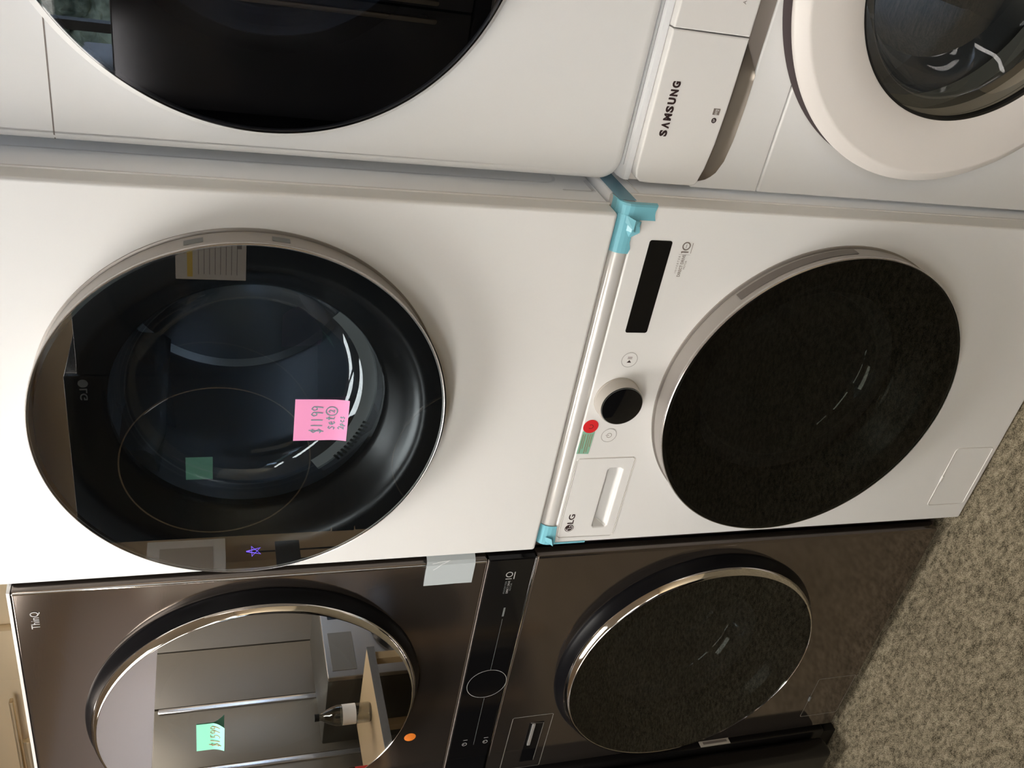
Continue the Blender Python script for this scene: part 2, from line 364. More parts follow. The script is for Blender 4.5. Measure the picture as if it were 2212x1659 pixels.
# ceiling panels, all lit
def troffer():
    t = thing('ceiling_light', 'x', 'ceiling light', (0, 0, ZC), 0, 'recessed ceiling lights')
    bm = bmesh.new(); X, Y = .6, .3
    for a in ((-X, X, -Y, -Y+.03), (-X, X, Y-.03, Y), (-X, -X+.03, -Y+.03, Y-.03), (X-.03, X, -Y+.03, Y-.03)): box(bm, *a, -.03, 0)
    frombm('frame', bm, M['whiteplastic'], t)
    boxo('diffuser', M['lamp'], t, -X+.03, X-.03, -Y+.03, Y-.03, -.018, -.004)
    return t
def dup(root, loc, rz=None, label=None):
    r = root.copy(); C.objects.link(r); r.location = loc
    if rz is not None: r.rotation_euler = (0, 0, rz)
    if label: r['label'] = label
    for ch in list(root.children):
        c = ch.copy(); C.objects.link(c); c.parent = r
        for g2 in ch.children:
            d = g2.copy(); C.objects.link(d); d.parent = c
    return r
LPOS = [(-.50, -.66, 'over the aisle by the white stack'), (-.95, -2.55, 'above the dark machines, left one'),
        (.75, -2.55, 'above the dark machines, right one'), (-2.25, -2.75, 'in the far left corner'), (2.5, -3.2, 'by the right-hand window')]
t0 = troffer()
for i, (x, y, s) in enumerate(LPOS):
    t = t0 if i == 0 else dup(t0, (x, y, ZC)); t.location = (x, y, ZC); t['label'] = 'white rectangular ceiling light panel ' + s

# ================================================================== doors of the machines
def lg_door(root, cx, cz, R, rim, side, glassm, dishm='dish', slots='slits', yf=-.050, bowlr=.185, sidecol='ring', dz=-.012, drummat='drum'):
    d = lathe('door', [(R, -.0005), (R, -.003), (R-.006, -.004), (R-.006, -.0065), (R-.0025, -.0075), (R-.0015, -.030), (R-.001, -.036), (R-.001, yf+.006), (R-.003, yf+.002), (R-.0042, yf+.0028), (R-.0042, -.004)], cx, cz, M[sidecol], root, 220)
    lathe('door_rim', [(R-.0008, yf+.0070), (R+.0004, yf+.004), (R-.0002, yf+.0012), (R-.0014, yf-.0003), (R-.0026, yf+.0006)], cx, cz, M[rim], d, 220)
    lathe('door_glass', [(R-.0022, yf+.0002), (R-.03, yf+.0002), (0, yf+.0002)], cx, cz, M[glassm], d, 200)
    bz = cz + dz
    lathe('inner_dish', [(R-.0040, yf+.0035), (.262, yf+.006), (.256, yf+.0075), (.249, yf+.012), (.241, yf+.020), (.232, yf+.031), (.222, yf+.043), (bowlr+.008, yf+.054), (bowlr+.001, yf+.062), (bowlr, yf+.075)], cx, bz*.5+cz*.5, M[dishm], d, 200)
    bowlglass(d, cx, bz*.5+cz*.5, bowlr, yf+.062, .075, M['bowl'])
    return d
def hinge_slot(d, cx, cz, R, a0, a1, y0, y1, m, name='hinge_slot'):
    return lathe(name, [(R-.0008, y0), (R-.0004, (y0+y1)/2), (R-.0008, y1)], cx, cz, m, d, 30, a0, a1)

# ================================================================== white dryer, middle stack, on top
D = thing('dryer', 'white dryer with a pink price note on its round glass door', 'dryer', (0, 0, .994))
def Z(z): return z - .994
HD = 1.0
plate('front_panel', [rrect(.0, .686, Z(.996), Z(1.985), .006, 5), circ(.339, Z(1.526), .235)[::-1]], 0, .050, .0055, M['white'], D, 5)
shell('cabinet', M['whiteside'], D, -.0002, .6864, .0375, .76, Z(.9962), Z(1.985))
b = boxo('side_seam', M['whiteplastic'], D, .6845, .6882, .035, .0395, Z(.9965), Z(1.98), .0012)
# embossed long panel and small corner mark in the side sheet
bm = bmesh.new()
def yz_ribbon(bm, pts, wd, x0, h):
    n = len(pts); rows = []
    for i, (a, b_) in enumerate(pts):
        p = Vector(pts[max(i-1, 0)]); q = Vector(pts[min(i+1, n-1)]); dd = (q-p).normalized(); nn = Vector((-dd.y, dd.x))
        rows.append([bm.verts.new((x0+hh, a+nn.x*wd*t, b_+nn.y*wd*t)) for t, hh in ((-.5, 0), (-.22, h), (.22, h), (.5, 0))])
    for A, B in zip(rows, rows[1:]):
        for k in range(3): bm.faces.new((A[k], A[k+1], B[k+1], B[k]))
pts = [(.106, Z(1.95)), (.106, Z(1.10))] + [(.131-.025*math.cos(a), Z(1.085)-.025*math.sin(a)) for a in [k*PI/2/8 for k in range(9)]] + [(.62, Z(1.06))]
yz_ribbon(bm, pts, .006, .6860, .0012)
yz_ribbon(bm, [(.078, Z(1.06)), (.078, Z(1.012)), (.082, Z(1.006)), (.125, Z(1.006))], .008, .6860, .0020)
frombm('side_embossing', bm, M['whiteside'], D, True)
dd = lg_door(D, .339, Z(1.526), .2955, 'rim', 'ring', 'glass_dry', yf=-.050, bowlr=.203)
hinge_slot(dd, .339, Z(1.526), .2955, .30, .215, -.034, -.020, M['gasket'])
hinge_slot(dd, .339, Z(1.526), .2955, -.085, -.165, -.034, -.020, M['gasket'])
dr = drum(D, .339, Z(1.526), .245, .05, .50)
# lint grille seen through the glass at the drum's lower lip
bm = bmesh.new()
for k in range(11):
    a = -2.34 + k*.042; c_, s_ = math.cos(a), math.sin(a); q = .1990
    for r0, r1 in ((q-.0065, q+.0065),):
        V = [bm.verts.new((.339 + c_*r - s_*t, .0485, Z(1.52) + s_*r + c_*t)) for r, t in ((r0, -.0022), (r1, -.0022), (r1, .0022), (r0, .0022))]
        bm.faces.new(V)
gr = lathe('lint_grille', [(.178, .050), (.2015, .049)], .339, Z(1.523), M['gasket'], D, 60, -2.52, -.75)
frombm('grille_slots', bm, M['blackpl'], gr)

# ================================================================== white washer, middle stack, below
A_ = thing('washer', 'white washer with a black-faced knob and red sticker, on the carpet', 'washer', (.0154, -.0007, FL+.002))
def Z(z): return z - (FL+.002)
pocket = [(.040, .8905), (.174, .8905), (.178, .887), (.178, .866), (.174, .8625), (.040, .8625), (.036, .866), (.036, .887)]
pocket = [(x, Z(z)) for x, z in pocket]
disp = rrect(.4645, .6305, Z(.8935), Z(.9330), .004, 4)
plate('front_panel', [rrect(0, .686, Z(-.008), Z(.9655), .004, 4), circ(.3435, Z(.5446), .235)[::-1], pocket[::-1]], 0, .052, .0035, M['white'], A_, 4)
LIP = [(.0012, Z(.9665)), (.0, Z(.9690)), (.0, Z(.9725)), (.0012, Z(.9790)), (.0038, Z(.9850)), (.0075, Z(.9895)), (.0125, Z(.9928)), (.0185, Z(.9950)), (.046, Z(.9957)), (.046, Z(.9665))]
extrude_x('top_trim', LIP, .0003, .6862, M['lip'], A_, .003)
shell('cabinet', M['whiteside'], A_, -.0002, .6864, .0435, .77, Z(-.0075), Z(.9955))
boxo('side_seam', M['whiteplastic'], A_, .6845, .6880, .0405, .0440, Z(0.0), Z(.965), .001)
boxo('top_plate_edge', M['whiteplastic'], A_, .6846, .6875, .045, .75, Z(.9465), Z(.9490), .001)
plate('display', [disp], -.0006, .002, .0002, M['blackgl'], A_)
# detergent drawer outline and its scooped handle
dl = [(.0125, Z(.848)), (.0145, Z(.9535)), (.018, Z(.9585)), (.1985, Z(.9585)), (.2025, Z(.9545)), (.2025, Z(.848)), (.199, Z(.8435)), (.0165, Z(.8435))]
dw = drawpath('drawer_gap', A_, dl, M['greyink'], -.0004, .0011)
bead('drawer_edge', [(x+.0009, z-.0009) for x, z in dl], .0007, M['whiteplastic'], dw, -.0002)
bm = bmesh.new()
V = [bm.verts.new((x, .004, z)) for x, z in pocket]
cxp, czp = .107, Z(.8765)
V2 = [bm.verts.new((cxp+(x-cxp)*.985, .030, czp+(.006) if z > czp else czp-.001)) for x, z in pocket]
V3 = [bm.verts.new((x, .002, z)) for x, z in pocket]
n = len(pocket)
# slope: deep at the top edge, running out towards the lower edge
for k in range(n):
    bm.faces.new((V[k], V[(k+1) % n], V2[(k+1) % n], V2[k]))
bm.faces.new(V2[::-1]); bmesh.ops.delete(bm, geom=V3, context='VERTS')
frombm('drawer_handle', bm, M['white'], A_, False)
# knob
k_ = lathe('knob', [(.0415, 0), (.0415, -.003), (.0405, -.0035), (.0400, -.020), (.0385, -.0245), (.037, -.025)], .3344, Z(.9150), M['ring'], A_, 96)
k_.data.materials[0] = M['knobside']
lathe('knob_face', [(.0378, -.0238), (.0374, -.0262), (.0362, -.0266), (0, -.0266)], .3344, Z(.9150), M['blackgl'], k_, 96)
strokes('knob_edge', [arc(.3344, Z(.9150), .0368, 0, 2*PI, 64)], .0006, M['gasket'], k_, -.0268)
# start and power buttons with their signs
for (bx, bz, kind) in ((.4119, .9110, 'play'), (.2543, .9098, 'power')):
    bt = lathe('button', [(0, -.0005), (.0138, -.0005)], bx, Z(bz), M['white'], A_, 48)
    strokes('button_edge', [arc(bx, Z(bz), .0142, 0, 2*PI, 48)], .0010, M['lightink'], bt, -.0008)
    if kind == 'play':
        strokes('button_sign', [[(bx+.0026, Z(bz)-.0042), (bx+.0026, Z(bz)+.0042)], [(bx+.0052, Z(bz)-.0042), (bx+.0052, Z(bz)+.0042)]], .0012, M['greyink'], bt, -.0008)
        bm = bmesh.new(); bm.faces.new([bm.verts.new((bx+q, -.0008, Z(bz)+s)) for q, s in ((-.0055, -.0042), (-.0055, .0042), (-.0002, 0))]); frombm('play_triangle', bm, M['ink'], bt)
    else:
        strokes('button_sign', [arc(bx, Z(bz)-.0005, .0046, PI*.62, PI*2.38, 24), [(bx, Z(bz)-.0005), (bx, Z(bz)+.0062)]], .0009, M['greyink'], bt, -.0008)
ox = .0154
lgmark(A_, .0372, Z(.9380), .0088, M['ink'], M['white'])
glyphs('LG', .0480, Z(.9320), .0235, .0125, 'logo_lettering', M['ink'], A_, bold=.02)
glyphs('I N V E R T E R', .576, Z(.8725), .030, .0032, 'motor_lettering', M['greyink'], A_)
glyphs('DIRECT DRIVE', .5695, Z(.8640), .0385, .0055, 'motor_lettering', M['greyink'], A_, bold=.01)
glyphs('MOTOR', .583, Z(.8590), .0150, .0032, 'motor_lettering', M['greyink'], A_)
strokes('motor_lettering', [[(.6085, Z(.857)), (.6085, Z(.877))]], .0005, M['lightink'], A_)
strokes('warranty_mark', [[(.6110, Z(.8725)), (.6130, Z(.8740)), (.6130, Z(.8610))], arc(.6232, Z(.8675), .0062, 0, 2*PI, 36)], .0021, M['greyink'], A_)
strokes('warranty_mark', [[(.6110, Z(.8570)), (.6290, Z(.8570))], [(.6200, Z(.8675)), (.6264, Z(.8675))]], .0009, M['greyink'], A_)
# access door at the foot
fl = rrect(.0420, .1965, Z(.0050), Z(.1020), .007, 5)
fo = bead('filter_cover', fl, .0011, M['whiteplastic'], A_, -.0002)
drawpath('cover_gap', fo, [(x, z-.0012) for x, z in fl], M['greyink'], -.0004, .0007)
bm = bmesh.new(); box(bm, .1090, .1240, -.003, .001, Z(.0985), Z(.1040), .001); frombm('cover_latch', bm, M['whiteplastic'], fo, True, .7)
dw_ = lg_door(A_, .3435, Z(.5446), .2955, 'rim', 'ring', 'glass_wash', yf=-.046, bowlr=.20)
hinge_slot(dw_, .3435, Z(.5446), .2955, .07, .81, -.030, -.013, M['slot'], 'handle_slot')
drum(A_, .3435, Z(.5446), .245, .05, .50)

# ================================================================== dark tower on the left
T = thing('laundry_tower', 'dark grey steel laundry tower with a mint price note, left of the white stack', 'washer dryer tower', (-.0270, .0095, FL), .0014)
def Z(z): return z - FL
X = -.686
zt = 1.889
plate('upper_front', [rrect(X, 0, Z(1.0800), Z(zt), .005, 4), circ(-.340, Z(1.4870), .235)[::-1]], 0, .030, .006, M['steel'], T, 4)
plate('lower_front', [rrect(X, 0, Z(.018), Z(.9820), .005, 4), circ(-.341, Z(.5600), .235)[::-1]], 0, .030, .006, M['steel'], T, 4)
plate('control_panel', [rrect(X, 0, Z(.9835), Z(1.0790), .002, 3)], -.001, .030, .003, M['blackgl'], T, 4)
boxo('panel_trim', M['chrome'], T, X+.001, -.001, -.0022, .004, Z(.9815), Z(.9835), .0006)
boxo('panel_trim', M['taupe'], T, X+.001, -.001, -.0014, .004, Z(1.0788), Z(1.0800), .0004)
shell('cabinet', M['steelside'], T, X+.001, .013, .024, .77, Z(.012), Z(zt+.004), .004, .013)
extrude_x('top_edge_trim', [(-.001, Z(zt-.001)), (-.001, Z(zt+.004)), (.03, Z(zt+.006)), (.03, Z(zt-.001))], X, 0, M['lip'], T)
boxo('front_edge_trim', M['chrome'], T, -.0065, -.0025, -.0012, .004, Z(1.084), Z(zt-.003), .0012)
def tower_door(cz, glassm, up):
    R = .292
    base = lathe('door', [(R+.019, -.0005), (R+.0185, -.003), (R+.016, -.008), (R+.011, -.016), (R+.0075, -.0285), (R-.02, -.0285), (R-.03, -.004)], -.340, cz, M['blackring'], T, 220)
    lathe('door_chrome_ring', [(R+.007, -.0283), (R+.005, -.034), (R+.0015, -.0385), (R-.0012, -.0422), (R-.0026, -.0426), (R-.005, -.040)], -.340, cz, M['chrome'], base, 220)
    lathe('door_glass', [(R-.0030, -.0420), (R-.02, -.0420), (0, -.0420)], -.340, cz, M[glassm], base, 200)
    lathe('inner_dish', [(R-.006, -.038), (R-.030, -.036), (R-.050, -.030), (R-.062, -.008), (R-.075, -.004), (R-.095, .004), (.186, .012), (.185, .022)], -.340, cz, M['dish'], base, 180)
    bowlglass(base, -.340, cz, .185, .014, .085, M['bowl'])
    return base
du = tower_door(Z(1.4875), 'glass_mirror', True)
dl_ = tower_door(Z(.5598), 'glass_tower', False)
drum(T, -.340, Z(1.4875), .240, .05, .50)
drum(T, -.340, Z(.5598), .240, .05, .50)
# marks on the black band
strokes('dial_ring', [arc(-.3590, Z(1.0262), .0430, 0, 2*PI, 80)], .0010, M['lightink'], T, -.0022)
for a, b in ((-.5640, -.405), (-.3160, -.1630)): strokes('display_line', [[(a, Z(1.0250+.0042*a+.0011)), (b, Z(1.0250+.0042*b+.0011))]], .0008, M['gasket'], T, -.0022)
strokes('display_mark', [[(-.1560, Z(1.0262)), (-.1310, Z(1.0262))]], .0040, M['gasket'], T, -.0022)
for z in (1.0455, .9975):
    strokes('power_mark', [arc(-.5585, Z(z), .0050, PI*.6, PI*2.4, 20), [(-.5585, Z(z)), (-.5585, Z(z)+.006)], [(-.5440, Z(z)-.005), (-.5440, Z(z)+.005)]], .0012, M['lightink'], T, -.0022)
glyphs('INVERTER', -.091, Z(1.0340), .034, .0035, 'motor_lettering', M['gasket'], T, -.0022)
glyphs('DIRECT DRIVE', -.091, Z(1.0275), .034, .0042, 'motor_lettering', M['lightink'], T, -.0022)
glyphs('MOTOR', -.084, Z(1.0225), .020, .0032, 'motor_lettering', M['gasket'], T, -.0022)
strokes('warranty_mark', [[(-.0515, Z(1.0385)), (-.0515, Z(1.0260))], arc(-.0400, Z(1.0325), .0062, 0, 2*PI, 30), [(-.053, Z(1.0215)), (-.034, Z(1.0215))]], .0020, M['lightink'], T, -.0022)
glyphs('ThinQ', -.0860, Z(1.8480), .0400, .0155, 'brand_lettering', M['lightink'], T, -.0008, bold=.005)
# detergent drawer
tl = [(-.6780, Z(.8480)), (-.6780, Z(.9400)), (-.6760, Z(.9430)), (-.4930, Z(.9430)), (-.4900, Z(.9400)), (-.4900, Z(.8500)), (-.4920, Z(.8470)), (-.6760, Z(.8460))]
td = drawpath('drawer_edge', T, tl, M['ring'], -.0006, .0016)
plate('drawer_pocket', [rrect(-.6560, -.5150, Z(.8640), Z(.8990), .002, 3)], -.0008, .002, .0001, M['blackgl'], td)
plate('drawer_pull', [rrect(-.5930, -.5170, Z(.8850), Z(.8925), .001, 2)], -.004, -.0008, .001, M['bright'], td)
strokes('pocket_edge', [[(-.654, Z(.8650)), (-.518, Z(.8650)), (-.5145, Z(.897))]], .0012, M['ring'], td, -.0012)
drawpath('filter_cover', T, rrect(-.6350, -.4900, Z(.0260), Z(.1370), .005, 4), M['ring'], -.0006, .0010)
boxo('cover_latch', M['gasket'], T, -.5720, -.5560, -.003, .001, Z(.1340), Z(.1385), .001)

# ================================================================== black appliance further left
K = thing('refrigerator', 'black appliance with a small pale label on its side, left of the dark tower', 'refrigerator', (-.725, 0, FL))
boxo('cabinet', M['blacksteel'], K, -.9, 0, 0.0, .70, .05, 1.78, .006)
boxo('door', M['blacksteel'], K, -.9, -.006, -.062, -.008, .06, 1.78, .014, 4)
boxo('foot_grille', M['blackpl'], K, -.88, -.02, .01, .6, .003, .05)
lb = boxo('rating_label', M['label'], K, 0, .0006, .003, .022, .335, .42)
bm = bmesh.new(); box(bm, .0006, .0009, .009, .016, .342, .41); frombm('label_print', bm, M['greyink'], lb)

# ================================================================== right stack
SX, SY, SA = .7103, .0574, -.0216
RD = thing('dryer', 'white dryer with a large smoked glass door, stacked beside the middle dryer', 'dryer', (SX, SY, .9805), SA)
def Z(z): return z - .9805
rr = .034
plate('front_panel', [rrect(.004, .746, 0, Z(1.965), 0, 10, (rr, rr, .01, .01)), circ(.3600, Z(1.5118), .250)[::-1]], 0, .075, .014, M['white'], RD, 6)
strokes('panel_gap', [[(.0145, Z(1.7665)), (.736, Z(1.7665))]], .0018, M['greyink'], RD, -.0003)
strokes('panel_gap', [[(.0055, Z(1.7667)), (.0062, Z(1.7667)), (.0145, Z(1.7665))]], .0018, M['greyink'], RD, fn=lambda u, v: Vector((u, .0062-(u-.0055)/.009*.0065, v)))
shell('cabinet', M['whiteside'], RD, .006, .744, .058, .78, .003, Z(1.962))
R = .3085
d = lathe('door', [(R+.018, -.0002), (R+.012, -.006), (R+.004, -.022), (R+.001, -.033), (R-.0005, -.036), (R-.003, -.036), (R-.003, 0)], .3600, Z(1.5118), M['white'], RD, 220)
lathe('door_rim', [(R-.0002, -.0355), (R+.0008, -.0375), (R-.0005, -.0400), (R-.003, -.0410)], .3600, Z(1.5118), M['blackgl'], d, 220)
lathe('door_glass', [(R-.002, -.0412), (R-.02, -.0412), (0, -.0412)], .3600, Z(1.5118), M['glass_right'], d, 200)
lathe('inner_dish', [(R-.006, -.036), (R-.050, -.034), (R-.075, -.018), (R-.095, -.012), (.205, .004), (.20, .02)], .3600, Z(1.5118), M['void'], d, 180)
bowlglass(d, .3600, Z(1.5118), .20, .014, .085, M['bowl'])
drum(RD, .3600, Z(1.5118), .250, .06, .52)

S = thing('washer', 'white washer with a wide white door ring and silver drawer scoop', 'washer', (SX, SY, FL+.002), SA)
def Z(z): return z - (FL+.002)
cS = Z(.4886)
# pocket edges: inner follows the panel's lower edge, outer is the lip
inner = [(.0150, .8560), (.0400, .8490), (.0800, .8440), (.1300, .8415), (.1800, .8408), (.2380, .8408)]
outer = [(.0150, .8470), (.0190, .8330), (.0300, .8215), (.0500, .8130), (.0850, .8080), (.1350, .8060), (.1860, .8060), (.2380, .8400)]
mid = [(.003, Z(.7365)), (.747, Z(.7365)), (.747, Z(.8055)), (.19, Z(.8055))] + [(x, Z(z)) for x, z in outer[:-2][::-1]] + [(.006, Z(.860)), (.003, Z(.855))]
plate('lower_front', [rrect(.003, .747, Z(-.006), Z(.7345), .004, 3), circ(.380, cS, .235)[::-1]], 0, .05, .0035, M['white'], S, 3)
plate('middle_front', [mid], 0, .05, .003, M['white'], S, 3)
# control panel, one moulding with a drawer front at its left end
bl = [(x, Z(z)) for x, z in inner]
dfront = bl + [(.2385, Z(.9640)), (.030, Z(.9640)), (.018, Z(.9610)), (.0115, Z(.9530)), (.0105, Z(.9400)), (.0105, Z(.8660)), (.0120, Z(.8590))]
df = plate('drawer_front', [dfront], -.014, .03, .003, M['whiteplastic'], S, 4)
plate('control_panel', [rrect(.2400, .739, Z(.8408), Z(.9640), .002, 3)], -.014, .03, .003, M['whiteplastic'], S, 4)
boxo('panel_underside', M['silver'], S, .2400, .744, .021, .05, Z(.8070), Z(.8640))
boxo('panel_back', M['cream'], S, .006, .744, .006, .05, Z(.8640), Z(.968), .004)
plate('accent_band', [[(.2400, Z(.8400)), (.1880, Z(.8062)), (.746, Z(.8062)), (.746, Z(.8400))]], .002, .02, .0005, M['taupe'], S)
# silver scoop
bm = bmesh.new(); N = 24
def samp(L, t):
    seg = [math.dist(L[i], L[i+1]) for i in range(len(L)-1)]; tot = sum(seg); q = t*tot
    for i, s in enumerate(seg):
        if q <= s or i == len(seg)-1:
            f_ = q/s if s else 0; return (L[i][0]+(L[i+1][0]-L[i][0])*f_, L[i][1]+(L[i+1][1]-L[i][1])*f_)
        q -= s
rows = []
for i in range(N+1):
    a = samp(inner, i/N); b2 = samp(outer, i/N); r = []
    for k, (t, y) in enumerate(((0, .002), (.01, .030), (.16, .033), (.42, .024), (.72, .011), (1.0, .0005), (1.03, -.0010))):
        r.append(bm.verts.new((a[0]+(b2[0]-a[0])*t, y, Z(a[1]+(b2[1]-a[1])*t))))
    rows.append(r)
for P, Q in zip(rows, rows[1:]):
    for k in range(6): bm.faces.new((P[k], P[k+1], Q[k+1], Q[k]))
frombm('drawer_handle', bm, M['silver'], df, True, 1.2)
S.children[-1]
extrude_x('top_trim', [(.000, Z(.9650)), (-.001, Z(.9680)), (.001, Z(.9740)), (.008, Z(.9775)), (.014, Z(.9780)), (.016, Z(.9795)), (.05, Z(.9795)), (.05, Z(.9650))], .008, .742, M['whiteside'], S, .012)
strokes('trim_line', [[(.030, 0), (.72, 0)]], .0016, M['bright'], S, fn=lambda u, v: Vector((u, .0060+v, Z(.9776))))
shell('cabinet', M['whiteside'], S, .004, .746, .0505, .78, Z(-.004), Z(.9795))
# lettering: the second letter is a bar-less A
x0 = .0855; hS = .0165; zS = Z(.9300)
adv = .0121
for i, ch in enumerate('SVMSUNG'):
    wdt = .0098 if ch != 'M' else .0104
    o = glyphs(ch, x0+i*adv, zS, wdt, .0130, 'brand_letter', M['ink'], df, -.0146, bold=.055)
    if i == 1:
        for v in o.data.vertices: v.co.z = 2*(zS+.0065) - v.co.z
# efficiency and test marks near the handle
plate('efficiency_mark', [rrect(.1250, .1345, Z(.8535), Z(.8645), .0003, 2)], -.0146, -.0140, 0, M['greyink'], df)
glyphs('energy', .1256, Z(.8555), .0082, .0060, 'mark_lettering', M['whiteplastic'], df, -.0149)
lathe('test_mark', [(0, -.0146), (.0042, -.0146)], .1165, Z(.8592), M['ink'], df, 24)
glyphs('SP', .1142, Z(.8574), .0046, .0036, 'mark_lettering', M['whiteplastic'], df, -.0149)
glyphs('A', .2830, Z(.8640), .0050, .0050, 'mode_lettering', M['greyink'], S, -.0146)
# door ring
d = lathe('door', [(.298, -.0005), (.308, -.010), (.3205, -.0245), (.3235, -.0300), (.3238, -.0350), (.3215, -.0385), (.3070, -.0490), (.3045, -.0502), (.3020, -.0505), (.2600, -.0490), (.2210, -.0480), (.2185, -.0465), (.2165, -.0400), (.2160, -.0250), (.2160, .002)], .380, cS, M['cream'], S, 260)
lathe('door_gap', [(.3215, -.0006), (.2900, -.0006)], .380, cS, M['gapdark'], d, 160)
lathe('glass_rim', [(.2190, -.0470), (.2170, -.0476), (.2150, -.0455), (.2145, -.036)], .380, cS, M['blackpl'], d, 160)
lathe('glass_bowl', [(.2150, -.0400), (.2040, -.0405), (.1950, -.0350), (.1830, -.0150), (.1700, .0200), (.1500, .0600), (.1200, .0720), (0, .0740)], .380, cS, M['bowl_clear'], d, 140)
lathe('door_gasket', [(.2155, -.030), (.2300, .020), (.2350, .055), (.215, .07)], .380, cS, M['gasket'], S, 140)
drum(S, .380, cS, .250, .06, .50)

# ================================================================== notes, stickers, tape
def sticky(name, label, P, wd, ht, m, rz=0.0, curl=None, rot=0.0):
    """paper note standing in the plane of a door; local u right, v up; curl(u, v) lifts it off"""
    t = thing(name, label, 'note', P, rz); bm = bmesh.new(); n = 14; g_ = []
    fn = lambda u, v: Vector((u*wd*math.cos(rot) - (v*ht)*math.sin(rot), -.0006 - (curl(u, v) if curl else 0), v*ht*math.cos(rot) + u*wd*math.sin(rot)))
    for i in range(n+1): g_.append([bm.verts.new(fn(i/n, j/n)) for j in range(n+1)])
    for i in range(n):
        for j in range(n): bm.faces.new((g_[i][j], g_[i+1][j], g_[i+1][j+1], g_[i][j+1]))
    o = frombm('paper', bm, m, t, True)
    return t, (lambda u, v: fn(u, v) + Vector((0, -.0005, 0)))
def digits(txt, u0, v0, du, h):
    """rough handwriting strokes in note coordinates"""
    G = {'1': [[(.5, 1), (.45, 0)]],
         '9': [[(.85, .85), (.5, 1), (.2, .8), (.35, .55), (.7, .55), (.88, .85), (.82, .4), (.72, 0)]],
         '5': [[(.85, 1), (.3, .95), (.25, .55), (.65, .6), (.85, .3), (.55, 0), (.2, .08)]],
         '$': [[(.85, .8), (.5, .95), (.2, .75), (.5, .5), (.82, .3), (.5, .05), (.12, .2)], [(.62, 1.15), (.42, -.15)]],
         '2': [[(.15, .75), (.4, 1), (.8, .8), (.6, .4), (.12, .02), (.9, .1)]],
         'S': [[(.8, .6), (.5, .72), (.25, .55), (.7, .25), (.45, .0), (.15, .1)]],
         'e': [[(.2, .3), (.75, .4), (.6, .65), (.3, .55), (.2, .25), (.5, .0), (.85, .15)]],
         't': [[(.5, 1.0), (.4, .1), (.75, .05)], [(.15, .65), (.85, .7)]],
         'p': [[(.25, .6), (.2, -.25)], [(.25, .5), (.6, .62), (.75, .35), (.3, .15)]],
         'c': [[(.8, .5), (.45, .6), (.2, .3), (.5, .02), (.85, .15)]],
         's': [[(.8, .55), (.4, .6), (.35, .38), (.75, .2), (.5, .0), (.15, .06)]], ' ': []}
    out = []
    for i, ch in enumerate(txt):
        for L in G[ch]:
            P = [(u0+(i+x)*du, v0+y*h) for x, y in L]
            out.append(P)
    return out
pn, f = sticky('price_note', 'pink sticky price note on the white dryer\'s round glass door', (.3120, -.0505, 1.3825), .0760, .0790, M['pink'],
               curl=lambda u, v: .004*max(0, .35-v)**2*8 + .002*u*(1-v))
L1 = digits('$1199', .17, .475, .135, .215)
L2 = digits('Set', .26, .245, .115, .165)
L3 = digits('2pcs', .28, .07, .085, .110)
strokes('handwriting', L1+L2+L3, .022, M['pencil'], pn, fn=f)
strokes('handwriting', [arc(.72, .315, .105, 0, 2*PI, 24, .105)] + digits('2', .675, .26, .09, .11), .020, M['pencil'], pn, fn=f)
gn, f = sticky('price_note', 'mint green sticky price note curling off the dark tower\'s upper door', (-.4345, -.0335, 1.5560), .0780, .0500, M['mint'], .0014,
               curl=lambda u, v: .050*max(0, .42-v)**1.6*(.55+.6*u))
strokes('handwriting', digits('$1599', .12, .16, .158, .34), .024, M['redpen'], gn, fn=f)
def disc(name, x, y, z, r, m, lab, cat):
    o = lathe(name, [(0, -.0005), (r*.97, -.0005), (r, -.0002), (r, 0)], 0, 0, m, None, 40); o.location = (x, y, z); tag(o, lab, cat); return o
disc('round_sticker', -.5370, .0086, 1.1735, .0128, M['orange'], 'round orange sticker on the dark tower above its black control band', 'sticker')
ws = thing('warning_sticker', 'red round sticker with a green label tail beside the white washer\'s knob', 'sticker', (.2899, -.0008, .9492))
lathe('red_dot', [(0, -.0009), (.0140, -.0009), (.0142, -.0002)], 0, 0, M['red'], ws, 40)
bm = bmesh.new(); bm.faces.new([bm.verts.new((x-.2745, -.0006, z-.9492)) for x, z in ((.214, .9400), (.2620, .9385), (.2700, .9400), (.2700, .9580), (.2630, .9615), (.2150, .9635))]); frombm('green_label', bm, M['greenlabel'], ws)
strokes('dot_sign', [arc(0, 0, .0042, PI*.75, PI*2.25, 16)], .0009, M['ink'], ws, -.0011)
for k, (z, a) in enumerate(((.9590, .216), (.9555, .226), (.9500, .216), (.9462, .218), (.9425, .230))):
    strokes('label_print', [[(a-.2745, z-.9492), (.2580-.2745, z-.9492)]], .0010, M['redpen'], ws, -.0009)
# milky tape over the tower's right edge
tp = tapemesh('packing_tape', [[(x, y, z) for x, z in ((q, 1.2005+.0008*math.sin(i)), (q, 1.17), (q+.0006*math.cos(i*2), 1.14), (q+.0, 1.1065))] for i, (q, y) in
     enumerate(((-.0805, .0078), (-.060, .0074), (-.040, .0072), (-.0290, .0074), (-.0225, .0110), (-.0180, .0180), (-.0136, .0280), (-.0125, .045)))], M['cleartape'])
tag(tp, 'pale milky strip of packing tape across the dark tower\'s right edge', 'tape')
cr = strokes('tape_crease', [[(-.040, 1.187), (-.036, 1.181), (-.027, 1.172), (-.020, 1.160)], [(-.024, 1.190), (-.020, 1.172), (-.0185, 1.157)]], .0008, M['whiteline'], tp, .0066)
